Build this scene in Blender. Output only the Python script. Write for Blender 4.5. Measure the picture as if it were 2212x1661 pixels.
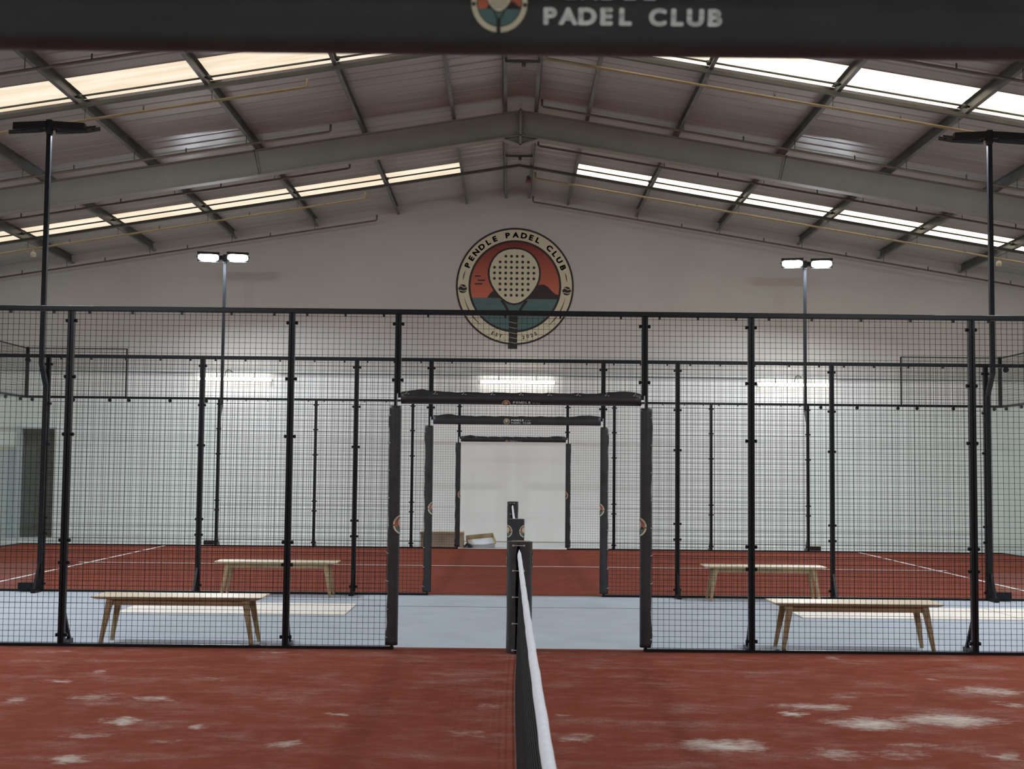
import bpy, bmesh, math, random
from mathutils import Vector, Matrix

# ------------------------------------------------------------------ reset
for o in list(bpy.data.objects):
    bpy.data.objects.remove(o, do_unlink=True)
SC = bpy.context.scene
COL = SC.collection
random.seed(7)

# ------------------------------------------------------------------ camera
F_PX, IMG_W = 2821.8, 2212.0
CAM = Vector((-0.116, 0.0, 1.608))
YAW, PIT, ROL = 0.0028, 0.0662, 0.0102
xh = Vector((math.cos(YAW), -math.sin(YAW), 0))
yh = Vector((math.sin(YAW), math.cos(YAW), 0))
zh = Vector((0, 0, 1))
fwd = yh * math.cos(PIT) + zh * math.sin(PIT)
up0 = -yh * math.sin(PIT) + zh * math.cos(PIT)
rt = xh * math.cos(ROL) + up0 * math.sin(ROL)
up = up0 * math.cos(ROL) - xh * math.sin(ROL)
cd = bpy.data.cameras.new('camera')
cd.sensor_width = 36.0
cd.lens = F_PX * 36.0 / IMG_W
cd.clip_start = 0.05
cd.clip_end = 200
cd.dof.use_dof = True
cd.dof.focus_distance = 15.0
cd.dof.aperture_fstop = 9.0
cam = bpy.data.objects.new('camera', cd)
COL.objects.link(cam)
m = Matrix((rt, up, -fwd)).transposed().to_4x4()
m.translation = CAM
cam.matrix_world = m
SC.camera = cam

# ------------------------------------------------------------------ world, exposure
w = bpy.data.worlds.new('world')
SC.world = w
w.use_nodes = True
w.node_tree.nodes['Background'].inputs[0].default_value = (0.75, 0.82, 0.9, 1)
w.node_tree.nodes['Background'].inputs[1].default_value = 0.6
SC.view_settings.view_transform = 'Standard'
SC.view_settings.look = 'None'
SC.view_settings.gamma = 1.0
SC.view_settings.exposure = 0.0
SC.view_settings.use_curve_mapping = False
LAMP = 445.0        # floodlight lens radiance
TUBE = 15.0         # wall batten radiance
SKY_L, SKY_R = 0.95, 1.7   # translucent rooflight sheets, west and sunny east slope

# ------------------------------------------------------------------ main dimensions
YN, YA, YB, YC, YW = 1.84, 11.80, 16.92, 26.98, 29.75   # near fence, fences, far wall
HW, NAR = 1.117, 0.9655      # half opening, narrow panel
PX = [HW, HW + NAR, HW + NAR + 2, HW + NAR + 4]          # post lines 1.117 2.083 4.083 6.083
XE = 10.10                   # court end
ZT = 3.016                   # underside of top rail
XR, SL, Z0 = 0.05, 0.164, 7.91    # ridge, slope, purlin underside at ridge
XH = 13.2                    # half width of hall
YBACK = -4.5  # unseen back wall, set close so it bounces light onto the near lintel
def zr(x, z0=Z0):
    return z0 - SL * abs(x - XR)

# ------------------------------------------------------------------ materials
MATS = {}
def mat(name, col, rough=0.6, metal=0.0, var=0.0, vscale=8.0, bump=0.0, bscale=60.0, spec=0.5, stretch=(1, 1, 1)):
    if name in MATS:
        return MATS[name]
    M = bpy.data.materials.new(name)
    M.use_nodes = True
    nt = M.node_tree
    b = nt.nodes['Principled BSDF']
    b.inputs['Roughness'].default_value = rough
    b.inputs['Metallic'].default_value = metal
    b.inputs['Specular IOR Level'].default_value = spec
    tc = nt.nodes.new('ShaderNodeTexCoord')
    mp = nt.nodes.new('ShaderNodeMapping')
    mp.inputs['Scale'].default_value = stretch
    nt.links.new(tc.outputs['Object'], mp.inputs['Vector'])
    n = nt.nodes.new('ShaderNodeTexNoise')
    n.inputs['Scale'].default_value = vscale
    n.inputs['Detail'].default_value = 6
    nt.links.new(mp.outputs[0], n.inputs['Vector'])
    r = nt.nodes.new('ShaderNodeValToRGB')
    r.color_ramp.elements[0].position = 0.3
    r.color_ramp.elements[1].position = 0.7
    r.color_ramp.elements[0].color = [c * (1 - var) for c in col] + [1]
    r.color_ramp.elements[1].color = [min(1, c * (1 + var)) for c in col] + [1]
    nt.links.new(n.outputs['Fac'], r.inputs[0])
    nt.links.new(r.outputs[0], b.inputs['Base Color'])
    if bump:
        n2 = nt.nodes.new('ShaderNodeTexNoise')
        n2.inputs['Scale'].default_value = bscale
        n2.inputs['Detail'].default_value = 4
        nt.links.new(mp.outputs[0], n2.inputs['Vector'])
        bp = nt.nodes.new('ShaderNodeBump')
        bp.inputs['Strength'].default_value = bump
        bp.inputs['Distance'].default_value = 0.01
        nt.links.new(n2.outputs['Fac'], bp.inputs['Height'])
        nt.links.new(bp.outputs[0], b.inputs['Normal'])
    MATS[name] = M
    return M

BLACK = mat('black_powder_coat', (0.007, 0.008, 0.0105), 0.36, 0.0, 0.15, 12, spec=0.28)
WIRE = mat('black_wire', (0.008, 0.009, 0.011), 0.5, spec=0.25)
VINYL = mat('black_vinyl', (0.030, 0.0295, 0.031), 0.45, 0, 0.2, 9, 0.25, 25)
FOAM = mat('grey_foam', (0.12, 0.12, 0.12), 0.9)
TIE = mat('grey_cable_tie', (0.42, 0.42, 0.43), 0.5)
NETM = mat('black_net_cord', (0.012, 0.012, 0.013), 0.65)
BAND = mat('white_net_band', (0.78, 0.79, 0.83), 0.7, 0, 0.05, 20, 0.2, 60)
WALLM = mat('painted_wall', (0.57, 0.54, 0.505), 0.75, 0, 0.05, 0.5, 0.05, 30)
CLAD = mat('white_cladding', (0.85, 0.84, 0.81), 0.5, 0, 0.03, 0.8)
SHEET = mat('roof_liner_sheet', (0.37, 0.355, 0.33), 0.36, 0.05, 0.12, 1.2, stretch=(0.3, 3, 1))
PURL = mat('galvanised_purlin', (0.14, 0.148, 0.14), 0.5, 0.3, 0.2, 3)
STEEL = mat('grey_green_steel', (0.265, 0.243, 0.20), 0.6, 0, 0.08, 2)
BARM = mat('dark_bar', (0.10, 0.105, 0.09), 0.6, 0, 0.2, 3)
YPIPE = mat('ochre_pipe', (0.36, 0.275, 0.155), 0.55, 0, 0.15, 4)
GPIPE = mat('brown_pipe', (0.16, 0.12, 0.09), 0.6, 0, 0.2, 4)
CONC = mat('grey_concrete', (0.55, 0.56, 0.54), 0.8, 0, 0.08, 1.5, 0.1, 40)
CARPET = mat('pale_blue_carpet', (0.395, 0.425, 0.46), 0.95, 0, 0.05, 2.5, 0.3, 300, 0.1)
PLY = mat('pale_plywood', (0.76, 0.69, 0.60), 0.6, 0, 0.06, 2, 0.05, 40, stretch=(0.4, 6, 1))
WOOD = mat('oak_bench', (0.40, 0.28, 0.15), 0.45, 0, 0.22, 5, 0.05, 40, stretch=(1, 10, 4))
WOODT = mat('oak_bench_top', (0.56, 0.44, 0.28), 0.38, 0, 0.16, 5, 0.04, 40, stretch=(0.8, 14, 1))
CARD = mat('brown_cardboard', (0.36, 0.26, 0.19), 0.85, 0, 0.1, 6)
CARDL = mat('light_cardboard', (0.46, 0.36, 0.20), 0.85, 0, 0.1, 6)
PAPER = mat('white_paper', (0.62, 0.64, 0.68), 0.8)
LINE = mat('white_court_line', (0.78, 0.78, 0.78), 0.9, 0, 0.08, 20)
GREYD = mat('grey_door_paint', (0.42, 0.45, 0.46), 0.6, 0, 0.05, 2)
RECESS = mat('brown_block_wall', (0.26, 0.22, 0.17), 0.9, 0, 0.25, 4)
DARKB = mat('dark_board', (0.06, 0.055, 0.045), 0.8, 0, 0.3, 4)
CREAMP = mat('cream_plastic', (0.60, 0.54, 0.40), 0.5)
REDB = mat('dull_red_plastic', (0.20, 0.09, 0.085), 0.5)
TRUNK = mat('white_trunking', (0.66, 0.70, 0.68), 0.5)
SEAM = mat('black_joint_tape', (0.02, 0.02, 0.022), 0.7)
LEDH = mat('black_lamp_housing', (0.008, 0.008, 0.009), 0.45)

def emit(name, col, strength, noise=None):
    M = bpy.data.materials.new(name)
    M.use_nodes = True
    nt = M.node_tree
    b = nt.nodes['Principled BSDF']
    b.inputs['Base Color'].default_value = (0.6, 0.6, 0.6, 1)
    b.inputs['Emission Color'].default_value = (*col, 1)
    b.inputs['Emission Strength'].default_value = strength
    if noise:
        tc = nt.nodes.new('ShaderNodeTexCoord')
        mp = nt.nodes.new('ShaderNodeMapping')
        mp.inputs['Scale'].default_value = (0.5, 5, 0.5)
        n = nt.nodes.new('ShaderNodeTexNoise')
        n.inputs['Scale'].default_value = 1.6
        n.inputs['Detail'].default_value = 5
        r = nt.nodes.new('ShaderNodeValToRGB')
        r.color_ramp.elements[0].position = 0.28
        r.color_ramp.elements[1].position = 0.62
        r.color_ramp.elements[0].color = (*noise, 1)
        r.color_ramp.elements[1].color = (*col, 1)
        nt.links.new(tc.outputs['Object'], mp.inputs[0])
        nt.links.new(mp.outputs[0], n.inputs['Vector'])
        nt.links.new(n.outputs['Fac'], r.inputs[0])
        nt.links.new(r.outputs[0], b.inputs['Emission Color'])
    return M
LENS = emit('led_lens', (0.85, 0.92, 1.0), LAMP)
TUBEM = emit('tube_diffuser', (1.0, 0.95, 0.84), TUBE)
GRPL = emit('rooflight_sheet_dull', (0.94, 0.84, 0.66), SKY_L, (0.80, 0.62, 0.38))
GRPR = emit('rooflight_sheet_sunny', (1.0, 0.90, 0.72), SKY_R, (0.85, 0.70, 0.48))

def glass_mat():
    M = bpy.data.materials.new('tempered_glass')
    M.use_nodes = True
    nt = M.node_tree
    nt.nodes.clear()
    out = nt.nodes.new('ShaderNodeOutputMaterial')
    t = nt.nodes.new('ShaderNodeBsdfTransparent')
    t.inputs[0].default_value = (0.96, 0.985, 0.977, 1)
    g = nt.nodes.new('ShaderNodeBsdfGlossy')
    g.inputs['Roughness'].default_value = 0.02
    lw = nt.nodes.new('ShaderNodeLayerWeight')
    lw.inputs[0].default_value = 0.5
    pw = nt.nodes.new('ShaderNodeMath')
    pw.operation = 'POWER'
    pw.inputs[1].default_value = 5.0
    fr = nt.nodes.new('ShaderNodeMath')
    fr.operation = 'MULTIPLY_ADD'
    fr.inputs[1].default_value = 0.9
    fr.inputs[2].default_value = 0.04
    nt.links.new(lw.outputs['Facing'], pw.inputs[0])
    nt.links.new(pw.outputs[0], fr.inputs[0])
    mx = nt.nodes.new('ShaderNodeMixShader')
    nt.links.new(fr.outputs[0], mx.inputs[0])
    nt.links.new(t.outputs[0], mx.inputs[1])
    nt.links.new(g.outputs[0], mx.inputs[2])
    nt.links.new(mx.outputs[0], out.inputs[0])
    return M
GLASS = glass_mat()

def print_mat():
    M = bpy.data.materials.new('printed_emblem')
    M.use_nodes = True
    nt = M.node_tree
    b = nt.nodes['Principled BSDF']
    b.inputs['Roughness'].default_value = 0.6
    a = nt.nodes.new('ShaderNodeVertexColor')
    a.layer_name = 'print'
    nt.links.new(a.outputs[0], b.inputs['Base Color'])
    return M
PRINT = print_mat()

def turf_mat(name, blobs, dust):
    M = bpy.data.materials.new(name)
    M.use_nodes = True
    nt = M.node_tree
    N, L = nt.nodes, nt.links
    b = N['Principled BSDF']
    b.inputs['Roughness'].default_value = 0.95
    b.inputs['Specular IOR Level'].default_value = 0.08
    def mth(op, a, c=None, clamp=False):
        q = N.new('ShaderNodeMath')
        q.operation = op
        q.use_clamp = clamp
        for i, v in enumerate((a, c)):
            if v is None:
                continue
            if isinstance(v, (int, float)):
                q.inputs[i].default_value = v
            else:
                L.new(v, q.inputs[i])
        return q.outputs[0]
    def noise(vec, s, d=5, ro=0.55):
        q = N.new('ShaderNodeTexNoise')
        q.inputs['Scale'].default_value = s
        q.inputs['Detail'].default_value = d
        q.inputs['Roughness'].default_value = ro
        L.new(vec, q.inputs['Vector'])
        return q
    def ramp(v, a, c):
        q = N.new('ShaderNodeMapRange')
        q.interpolation_type = 'SMOOTHSTEP'
        q.inputs[1].default_value = a
        q.inputs[2].default_value = c
        L.new(v, q.inputs[0])
        return q.outputs[0]
    def mix(fac, c0, c1):
        q = N.new('ShaderNodeMix')
        q.data_type = 'RGBA'
        L.new(fac, q.inputs[0])
        for i, c in ((6, c0), (7, c1)):
            if isinstance(c, tuple):
                q.inputs[i].default_value = (*c, 1)
            else:
                L.new(c, q.inputs[i])
        return q.outputs[2]
    geo = N.new('ShaderNodeNewGeometry')
    pos = geo.outputs['Position']
    base = mix(ramp(noise(pos, 0.9).outputs['Fac'], 0.3, 0.7), (0.180, 0.039, 0.019), (0.212, 0.048, 0.024))
    base = mix(ramp(noise(pos, 7.0, 6).outputs['Fac'], 0.35, 0.75), base, (0.235, 0.060, 0.037))
    fib = noise(pos, 160.0, 3)
    base = mix(mth('MULTIPLY', ramp(fib.outputs['Fac'], 0.35, 0.7), 0.35), base, (0.10, 0.028, 0.02))
    # dusty film of sand
    st = N.new('ShaderNodeMapping')
    st.inputs['Rotation'].default_value = (0, 0, 0.25)
    st.inputs['Scale'].default_value = (0.8, 1.6, 1)
    L.new(pos, st.inputs[0])
    dm = ramp(noise(st.outputs[0], 1.7, 9, 0.72).outputs['Fac'], 0.46, 0.85)
    grit = ramp(noise(pos, 55.0, 4, 0.7).outputs['Fac'], 0.42, 0.62)
    film = mth('MULTIPLY', mth('MULTIPLY', dm, mth('ADD', mth('MULTIPLY', grit, 0.6), 0.4)), dust)
    mask = film
    if blobs:
        wn = noise(pos, 3.2, 6, 0.65)
        sub = N.new('ShaderNodeVectorMath')
        sub.operation = 'SUBTRACT'
        L.new(wn.outputs['Color'], sub.inputs[0])
        sub.inputs[1].default_value = (0.5, 0.5, 0.5)
        sc = N.new('ShaderNodeVectorMath')
        sc.operation = 'MULTIPLY_ADD'
        L.new(sub.outputs[0], sc.inputs[0])
        sc.inputs[1].default_value = (0.55, 0.42, 0)
        L.new(pos, sc.inputs[2])
        acc = None
        for (x, y, a, c, s) in blobs:
            q = N.new('ShaderNodeVectorMath')
            q.operation = 'SUBTRACT'
            L.new(sc.outputs[0], q.inputs[0])
            q.inputs[1].default_value = (x, y, 0)
            q2 = N.new('ShaderNodeVectorMath')
            q2.operation = 'MULTIPLY'
            L.new(q.outputs[0], q2.inputs[0])
            q2.inputs[1].default_value = (1 / a, 1 / c, 0)
            q3 = N.new('ShaderNodeVectorMath')
            q3.operation = 'LENGTH'
            L.new(q2.outputs[0], q3.inputs[0])
            mr = N.new('ShaderNodeMapRange')
            mr.interpolation_type = 'SMOOTHSTEP'
            mr.inputs[1].default_value = 1.9
            mr.inputs[2].default_value = 0.0
            mr.inputs[3].default_value = 0
            mr.inputs[4].default_value = s
            L.new(q3.outputs['Value'], mr.inputs[0])
            acc = mr.outputs[0] if acc is None else mth('MAXIMUM', acc, mr.outputs[0])
        g2 = noise(st.outputs[0], 13.0, 9, 0.78)
        spk = mth('MULTIPLY', mth('SUBTRACT', mth('ADD', acc, mth('MULTIPLY', g2.outputs['Fac'], 1.7)), 1.10), 1.25, True)
        mask = mth('MAXIMUM', film, mth('MULTIPLY', spk, 0.92))
    col = mix(mask, base, (0.60, 0.55, 0.48))
    L.new(col, b.inputs['Base Color'])
    bp = N.new('ShaderNodeBump')
    bp.inputs['Strength'].default_value = 0.5
    bp.inputs['Distance'].default_value = 0.01
    L.new(fib.outputs['Fac'], bp.inputs['Height'])
    L.new(bp.outputs[0], b.inputs['Normal'])
    return M
BLOBS = [(1.16, 7.79, .22, .18, .9), (2.04, 9.11, .24, .16, .7), (1.78, 8.81, .09, .08, .9), (2.26, 8.5, .23, .2, .95), (2.82, 8.65, .34, .19, .9),
         (3.49, 9.82, .25, .21, .7), (3.4, 9.22, .08, .11, .6), (1.76, 7.57, .16, .15, .6), (2.12, 7.62, .22, .15, .4), (2.33, 7.87, .14, .08, .5),
         (2.73, 7.55, .09, .1, .6), (2.31, 9.49, .07, .12, .5), (3.24, 10.36, .07, .09, .5), (2.73, 11.48, .08, .14, .5), (.33, 7.95, .1, .14, .5),
         (.26, 8.72, .06, .05, .6), (-2.53, 9.19, .11, .11, .7), (-2.93, 9.2, .19, .16, .5), (-3.48, 9.05, .08, .11, .6), (-3.48, 9.87, .1, .1, .6),
         (-2.53, 8.39, .13, .12, .8), (-2.59, 7.88, .19, .11, .5), (-2.12, 7.77, .16, .1, .4), (-2.0, 8.19, .1, .1, .6), (-2.47, 7.27, .11, .09, .8),
         (-1.38, 7.72, .11, .1, .6), (-1.23, 8.64, .09, .06, .6), (-3.27, 10.4, .07, .14, .5), (-3.97, 11.45, .1, .11, .4), (-2.1, 11.52, .16, .09, .5),
         (-2.37, 10.04, .14, .09, .4), (-.21, 8.99, .13, .17, .4), (-.31, 8.06, .17, .14, .35)]
TURF1 = turf_mat('red_turf_sandy', BLOBS, 0.42)
TURF2 = turf_mat('red_turf', None, 0.06)

# ------------------------------------------------------------------ mesh builder
class MB:
    def __init__(s):
        s.v, s.f, s.sm, s.c = [], [], [], []
    def face(s, idx, smooth=False, col=None):
        s.f.append(tuple(idx)); s.sm.append(smooth); s.c.append(col)
    def hexa(s, p):          # 8 points: bottom loop 0-3, top loop 4-7
        b = len(s.v)
        s.v += [Vector(q) for q in p]
        for q in ((3, 2, 1, 0), (4, 5, 6, 7), (0, 1, 5, 4), (1, 2, 6, 5), (2, 3, 7, 6), (3, 0, 4, 7)):
            s.face([b + i for i in q])
        return s
    def box(s, x0, x1, y0, y1, z0, z1):
        return s.hexa([(x0, y0, z0), (x1, y0, z0), (x1, y1, z0), (x0, y1, z0), (x0, y0, z1), (x1, y0, z1), (x1, y1, z1), (x0, y1, z1)])
    def obox(s, c, ax, ay, az, hx, hy, hz):   # oriented box
        c, ax, ay, az = Vector(c), Vector(ax).normalized(), Vector(ay).normalized(), Vector(az).normalized()
        P = []
        for k in (-1, 1):
            for i, j in ((-1, -1), (1, -1), (1, 1), (-1, 1)):
                P.append(c + ax * hx * i + ay * hy * j + az * hz * k)
        return s.hexa(P)
    def bevbox(s, x0, x1, y0, y1, z0, z1, b=0.01):   # box with chamfered edges
        bm = bmesh.new()
        bmesh.ops.create_cube(bm, size=1)
        for v in bm.verts:
            v.co = Vector(((x0 + x1) / 2 + v.co.x * (x1 - x0), (y0 + y1) / 2 + v.co.y * (y1 - y0), (z0 + z1) / 2 + v.co.z * (z1 - z0)))
        bmesh.ops.bevel(bm, geom=list(bm.edges), offset=b, segments=2, affect='EDGES', profile=0.6)
        return s.addbm(bm)
    def addbm(s, bm, smooth=False):
        b = len(s.v)
        bm.verts.index_update()
        s.v += [v.co.copy() for v in bm.verts]
        for f in bm.faces:
            s.face([b + v.index for v in f.verts], smooth)
        bm.free()
        return s
    def tube(s, path, r, n=8, smooth=True, cap=True, rs=None):
        path = [Vector(p) for p in path]
        b = len(s.v)
        ref = None
        for i, p in enumerate(path):
            a = path[max(0, i - 1)]; c = path[min(len(path) - 1, i + 1)]
            t = (c - a).normalized()
            if ref is None:
                ref = Vector((0, 0, 1)) if abs(t.z) < 0.9 else Vector((1, 0, 0))
            u = t.cross(ref).normalized(); v = u.cross(t).normalized()
            ref = v
            rr = rs[i] if rs else r
            for k in range(n):
                q = 2 * math.pi * (k + 0.5) / n
                s.v.append(p + u * math.cos(q) * rr + v * math.sin(q) * rr)
        for i in range(len(path) - 1):
            for k in range(n):
                k2 = (k + 1) % n
                s.face((b + i * n + k, b + i * n + k2, b + (i + 1) * n + k2, b + (i + 1) * n + k), smooth)
        if cap:
            s.face([b + k for k in range(n)][::-1])
            e = b + (len(path) - 1) * n
            s.face([e + k for k in range(n)])
        return s
    def wire(s, a, c, r):   # 4 sided straight wire
        return s.tube([a, c], r, 4, False, False)
    def prism(s, prof, axis_pts):   # closed profile extruded along list of (origin, u, v)
        b = len(s.v); n = len(prof)
        for (o, u, v) in axis_pts:
            for (p, q) in prof:
                s.v.append(Vector(o) + Vector(u) * p + Vector(v) * q)
        for i in range(len(axis_pts) - 1):
            for k in range(n):
                k2 = (k + 1) % n
                s.face((b + i * n + k, b + i * n + k2, b + (i + 1) * n + k2, b + (i + 1) * n + k))
        s.face([b + k for k in range(n)][::-1])
        e = b + (len(axis_pts) - 1) * n
        s.face([e + k for k in range(n)])
        return s
    def lathe(s, prof, c=(0, 0, 0), n=20):
        b = len(s.v)
        c = Vector(c)
        for r, z in prof:
            for k in range(n):
                q = 2 * math.pi * k / n
                s.v.append(c + Vector((r * math.cos(q), r * math.sin(q), z)))
        for i in range(len(prof) - 1):
            for k in range(n):
                k2 = (k + 1) % n
                s.face((b + i * n + k, b + i * n + k2, b + (i + 1) * n + k2, b + (i + 1) * n + k), True)
        s.face([b + k for k in range(n)][::-1])
        e = b + (len(prof) - 1) * n
        s.face([e + k for k in range(n)])
        return s
    def build(s, name, material, parent=None, kind=None, base=None):
        off = Vector(base) if base is not None else Vector((0, 0, 0))
        q = parent
        while q is not None:
            off = off + q.location
            q = q.parent
        me = bpy.data.meshes.new(name)
        me.from_pydata([tuple(v - off) for v in s.v], [], s.f)
        for p, sm in zip(me.polygons, s.sm):
            p.use_smooth = sm
        if any(c is not None for c in s.c):
            ca = me.color_attributes.new('print', 'FLOAT_COLOR', 'CORNER')
            for p, c in zip(me.polygons, s.c):
                c = c or (0, 0, 0)
                for li in p.loop_indices:
                    ca.data[li].color = (*c, 1)
        me.materials.append(material)
        o = bpy.data.objects.new(name, me)
        COL.objects.link(o)
        if base is not None:
            o.location = base
        if parent is not None:
            o.parent = parent
        if kind:
            o['kind'] = kind
        return o

def tag(o, label=None, cat=None, group=None, kind=None):
    if label: o['label'] = label
    if cat: o['category'] = cat
    if group: o['group'] = group
    if kind: o['kind'] = kind
    return o
def thing(name, loc, label=None, cat=None, group=None, kind=None, rz=0.0):
    e = bpy.data.objects.new(name, None)
    e.empty_display_size = 0.2
    COL.objects.link(e)
    e.location = loc
    e.rotation_euler.z = rz
    return tag(e, label, cat, group, kind)
def copy_tree(o, parent=None):
    c = o.copy()
    COL.objects.link(c)
    c.parent = parent
    for ch in o.children:
        copy_tree(ch, c)
    return c

# ------------------------------------------------------------------ the hall shell
MB().box(-XH - 0.2, XH + 0.2, YBACK - 0.2, YW + 1.2, -0.12, 0.0).build('floor', CONC, kind='structure')

ceil = thing('ceiling', (0, 0, 0), kind='structure')
def sheet_mb(y0, y1, side, x_in, x_out):
    m_ = MB()
    n = 3
    prof = []
    step = (y1 - y0) / n
    for i in range(n):
        y = y0 + i * step
        prof += [(y, 0.0), (y + step * 0.64, 0.0), (y + step * 0.72, 0.009), (y + step * 0.92, 0.009)]
    prof.append((y1, 0.0))
    prof.append((y1 + 0.012, -0.004))
    zs = Z0 + 0.205
    for x in (x_in, x_out):
        for y, d in prof:
            m_.v.append(Vector((x, y, zr(x, zs) + d)))
    k = len(prof)
    for i in range(k - 1):
        q = (i, i + 1, k + i + 1, k + i)
        m_.face(q if side < 0 else q[::-1])
    return m_
SKY = [(26.42, 27.40), (18.06, 19.08), (10.0, 11.02), (1.95, 2.97)]
for side in (-1, 1):
    xi, xo = XR, XR + side * (XH + 0.1)
    ys = YBACK - 0.3
    edges = []
    cuts = sorted(SKY)
    y = ys
    for a, b in cuts:
        n = max(1, round((a - y) / 1.0))
        for i in range(n):
            edges.append((y + (a - y) * i / n, y + (a - y) * (i + 1) / n, False))
        edges.append((a, b, True))
        y = b
    n = round((YW + 0.3 - y) / 1.0)
    for i in range(n):
        edges.append((y + (YW + 0.3 - y) * i / n, y + (YW + 0.3 - y) * (i + 1) / n, False))
    for a, b, sky in edges:
        if sky:
            xs0 = XR + side * 1.17
            sheet_mb(a, b, side, xi, xs0).build('roof_sheet', SHEET, ceil)
            sheet_mb(a, b, side, xs0, xo).build('rooflight_sheet', GRPL if side < 0 else GRPR, ceil)
        else:
            sheet_mb(a, b, side, xi, xo).build('roof_sheet', SHEET, ceil)
# purlins: lipped channel sections running the length of the hall
ang = math.atan(SL)
for side in (-1, 1):
    for d in (0.25, 1.15, 2.72, 4.58, 6.44, 8.29, 10.15, 12.0):
        x = XR + side * d
        z = zr(x) + 0.0
        ca, sa = math.cos(ang), math.sin(ang)
        ax = Vector((ca, 0, -side * sa)); nz = Vector((side * sa, 0, ca))
        w_, h_, t_ = 0.058, 0.20, 0.006
        # web on the eaves side, channel open towards the ridge
        sgn = -side
        prof = [(0, 0), (w_ * sgn, 0), (w_ * sgn, 0.022), ((w_ - t_) * sgn, 0.022), ((w_ - t_) * sgn, t_), (t_ * sgn, t_), (t_ * sgn, h_ - t_),
                (w_ * sgn, h_ - t_), (w_ * sgn, h_), (0, h_)]
        o = Vector((x - 0.04 * sgn, 0, z))
        MB().prism(prof, [(o + Vector((0, YBACK - 0.1, 0)), ax, nz), (o + Vector((0, YW - 0.02, 0)), ax, nz)]).build('purlin', PURL, ceil)
def slope_bar(y0, y1, z_lo, z_hi, xa, xb):   # bar following the slope between xa and xb; z relative to purlin underside
    m_ = MB()
    P = []
    for x in (xa, xb):
        P.append([(x, y0, zr(x) + z_lo), (x, y1, zr(x) + z_lo), (x, y1, zr(x) + z_hi), (x, y0, zr(x) + z_hi)])
    return m_.hexa([P[0][0], P[1][0], P[1][1], P[0][1], P[0][3], P[1][3], P[1][2], P[0][2]])
for yb in (18.66, 26.52, 10.5):
    for side in (-1, 1):
        slope_bar(yb - 0.035, yb + 0.035, -0.055, 0.0, XR, XR + side * XH).build('strut_bar', BARM, ceil)
        m_ = MB()
        xs_ = [0.25, 1.15, 2.72, 4.58, 6.44, 8.29, 10.15, 12.0]
        for a, b in zip(xs_[1:-1], xs_[2:]):
            xa, xb = XR + side * (a + 0.0), XR + side * (b + 0.06)
            m_.tube([(xa, yb, zr(xa) + 0.115), (xb, yb, zr(xb) + 0.115)], 0.016, 6)
            if a > 2:
                m_.tube([(xa + side * 0.02, yb, zr(xa) + 0.115), (xa - side * 0.05, yb, zr(xa) + 0.115)], 0.032, 6)
        m_.build('sag_rod', BARM, ceil, 'stuff')
for yb in (19.55, 25.55):
    m_ = MB()
    m_.box(XR - 0.27, XR + 0.27, yb - 0.02, yb + 0.02, Z0 - 0.09, Z0 - 0.045)
    m_.lathe([(0.012, 0), (0.03, -0.01), (0.035, -0.05), (0.02, -0.075)][::-1], (XR + 0.02, yb, Z0 - 0.08), 10)
    m_.build('ridge_tie', BARM, ceil)

# portal rafters (I sections) with apex haunch
def rafter(yc, label, extra):
    r = thing('roof_rafter', (XR, yc, Z0), label, 'beam')
    D, FW, TF, TW = 0.46, 0.20, 0.016, 0.011
    for side in (-1, 1):
        xs_ = (XR, XR + side * (XH - 0.02))
        m_ = MB()
        def bar(ya, yb, na, nb):
            P = [[(x, yc + ya, zr(x) + na), (x, yc + yb, zr(x) + na), (x, yc + yb, zr(x) + nb), (x, yc + ya, zr(x) + nb)] for x in xs_]
            m_.hexa([P[0][0], P[1][0], P[1][1], P[0][1], P[0][3], P[1][3], P[1][2], P[0][2]])
        bar(-FW / 2, FW / 2, -TF, -0.001)
        bar(-FW / 2, FW / 2, -D, -D + TF)
        bar(-TW / 2, TW / 2, -D + TF, -TF)
        m_.build('beam_half', STEEL, r)
        # haunch under the apex
        h = MB()
        xa = XR + side * 0.30
        za = zr(xa) - D
        zb = Z0 - D - 0.15
        for ya, yb in ((-0.1, 0.1),):
            P = [(xa, yc + ya, za), (xa, yc + yb, za), (XR, yc + yb, zb), (XR, yc + ya, zb)]
            Q = [(p[0], p[1], p[2] - 0.016) for p in P]
            h.hexa(Q + P)
        P = [(xa, yc, za), (XR, yc, zb), (XR, yc, Z0 - D)]
        h.hexa([(xa, yc - .005, za - .001), (XR, yc - .005, zb), (XR, yc + .005, zb), (xa, yc + .005, za - .001),
                (xa, yc - .005, za), (XR, yc - .005, Z0 - D), (XR, yc + .005, Z0 - D), (xa, yc + .005, za)])
        h.build('haunch', STEEL, r)
    MB().box(XR - 0.022, XR + 0.022, yc - 0.1, yc + 0.1, Z0 - D - 0.165, Z0 + 0.02).build('apex_plate', STEEL, r)
    b = MB()
    for side in (-1, 1):
        for z in (0.05, 0.16, 0.22, 0.28, 0.34, 0.42):
            for y in (-0.06,):
                b.tube([(XR + side * 0.022, yc + y, Z0 - z), (XR + side * 0.05, yc + y, Z0 - z)], 0.016, 6)
    b.build('bolts', STEEL, r, 'stuff')
    if extra:
        for x in (-4.53, 4.63):
            MB().tube([(x + math.copysign(0.06, x), yc - 0.1, zr(x) - 0.005), (x - math.copysign(0.04, x), yc - 0.095, zr(x) - D + 0.01)], 0.008, 6).build('fly_brace', BARM, r)
    return r
rafter(22.55, 'grey-green steel roof rafter with bolted apex crossing the hall', True)
for yy, lb in ((14.5, 'grey-green steel roof rafter above the walkway carpet'), (6.45, 'grey-green steel roof rafter above the nearer court'), (-1.6, 'grey-green steel roof rafter behind the camera')):
    rafter(yy, lb, False)

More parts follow.
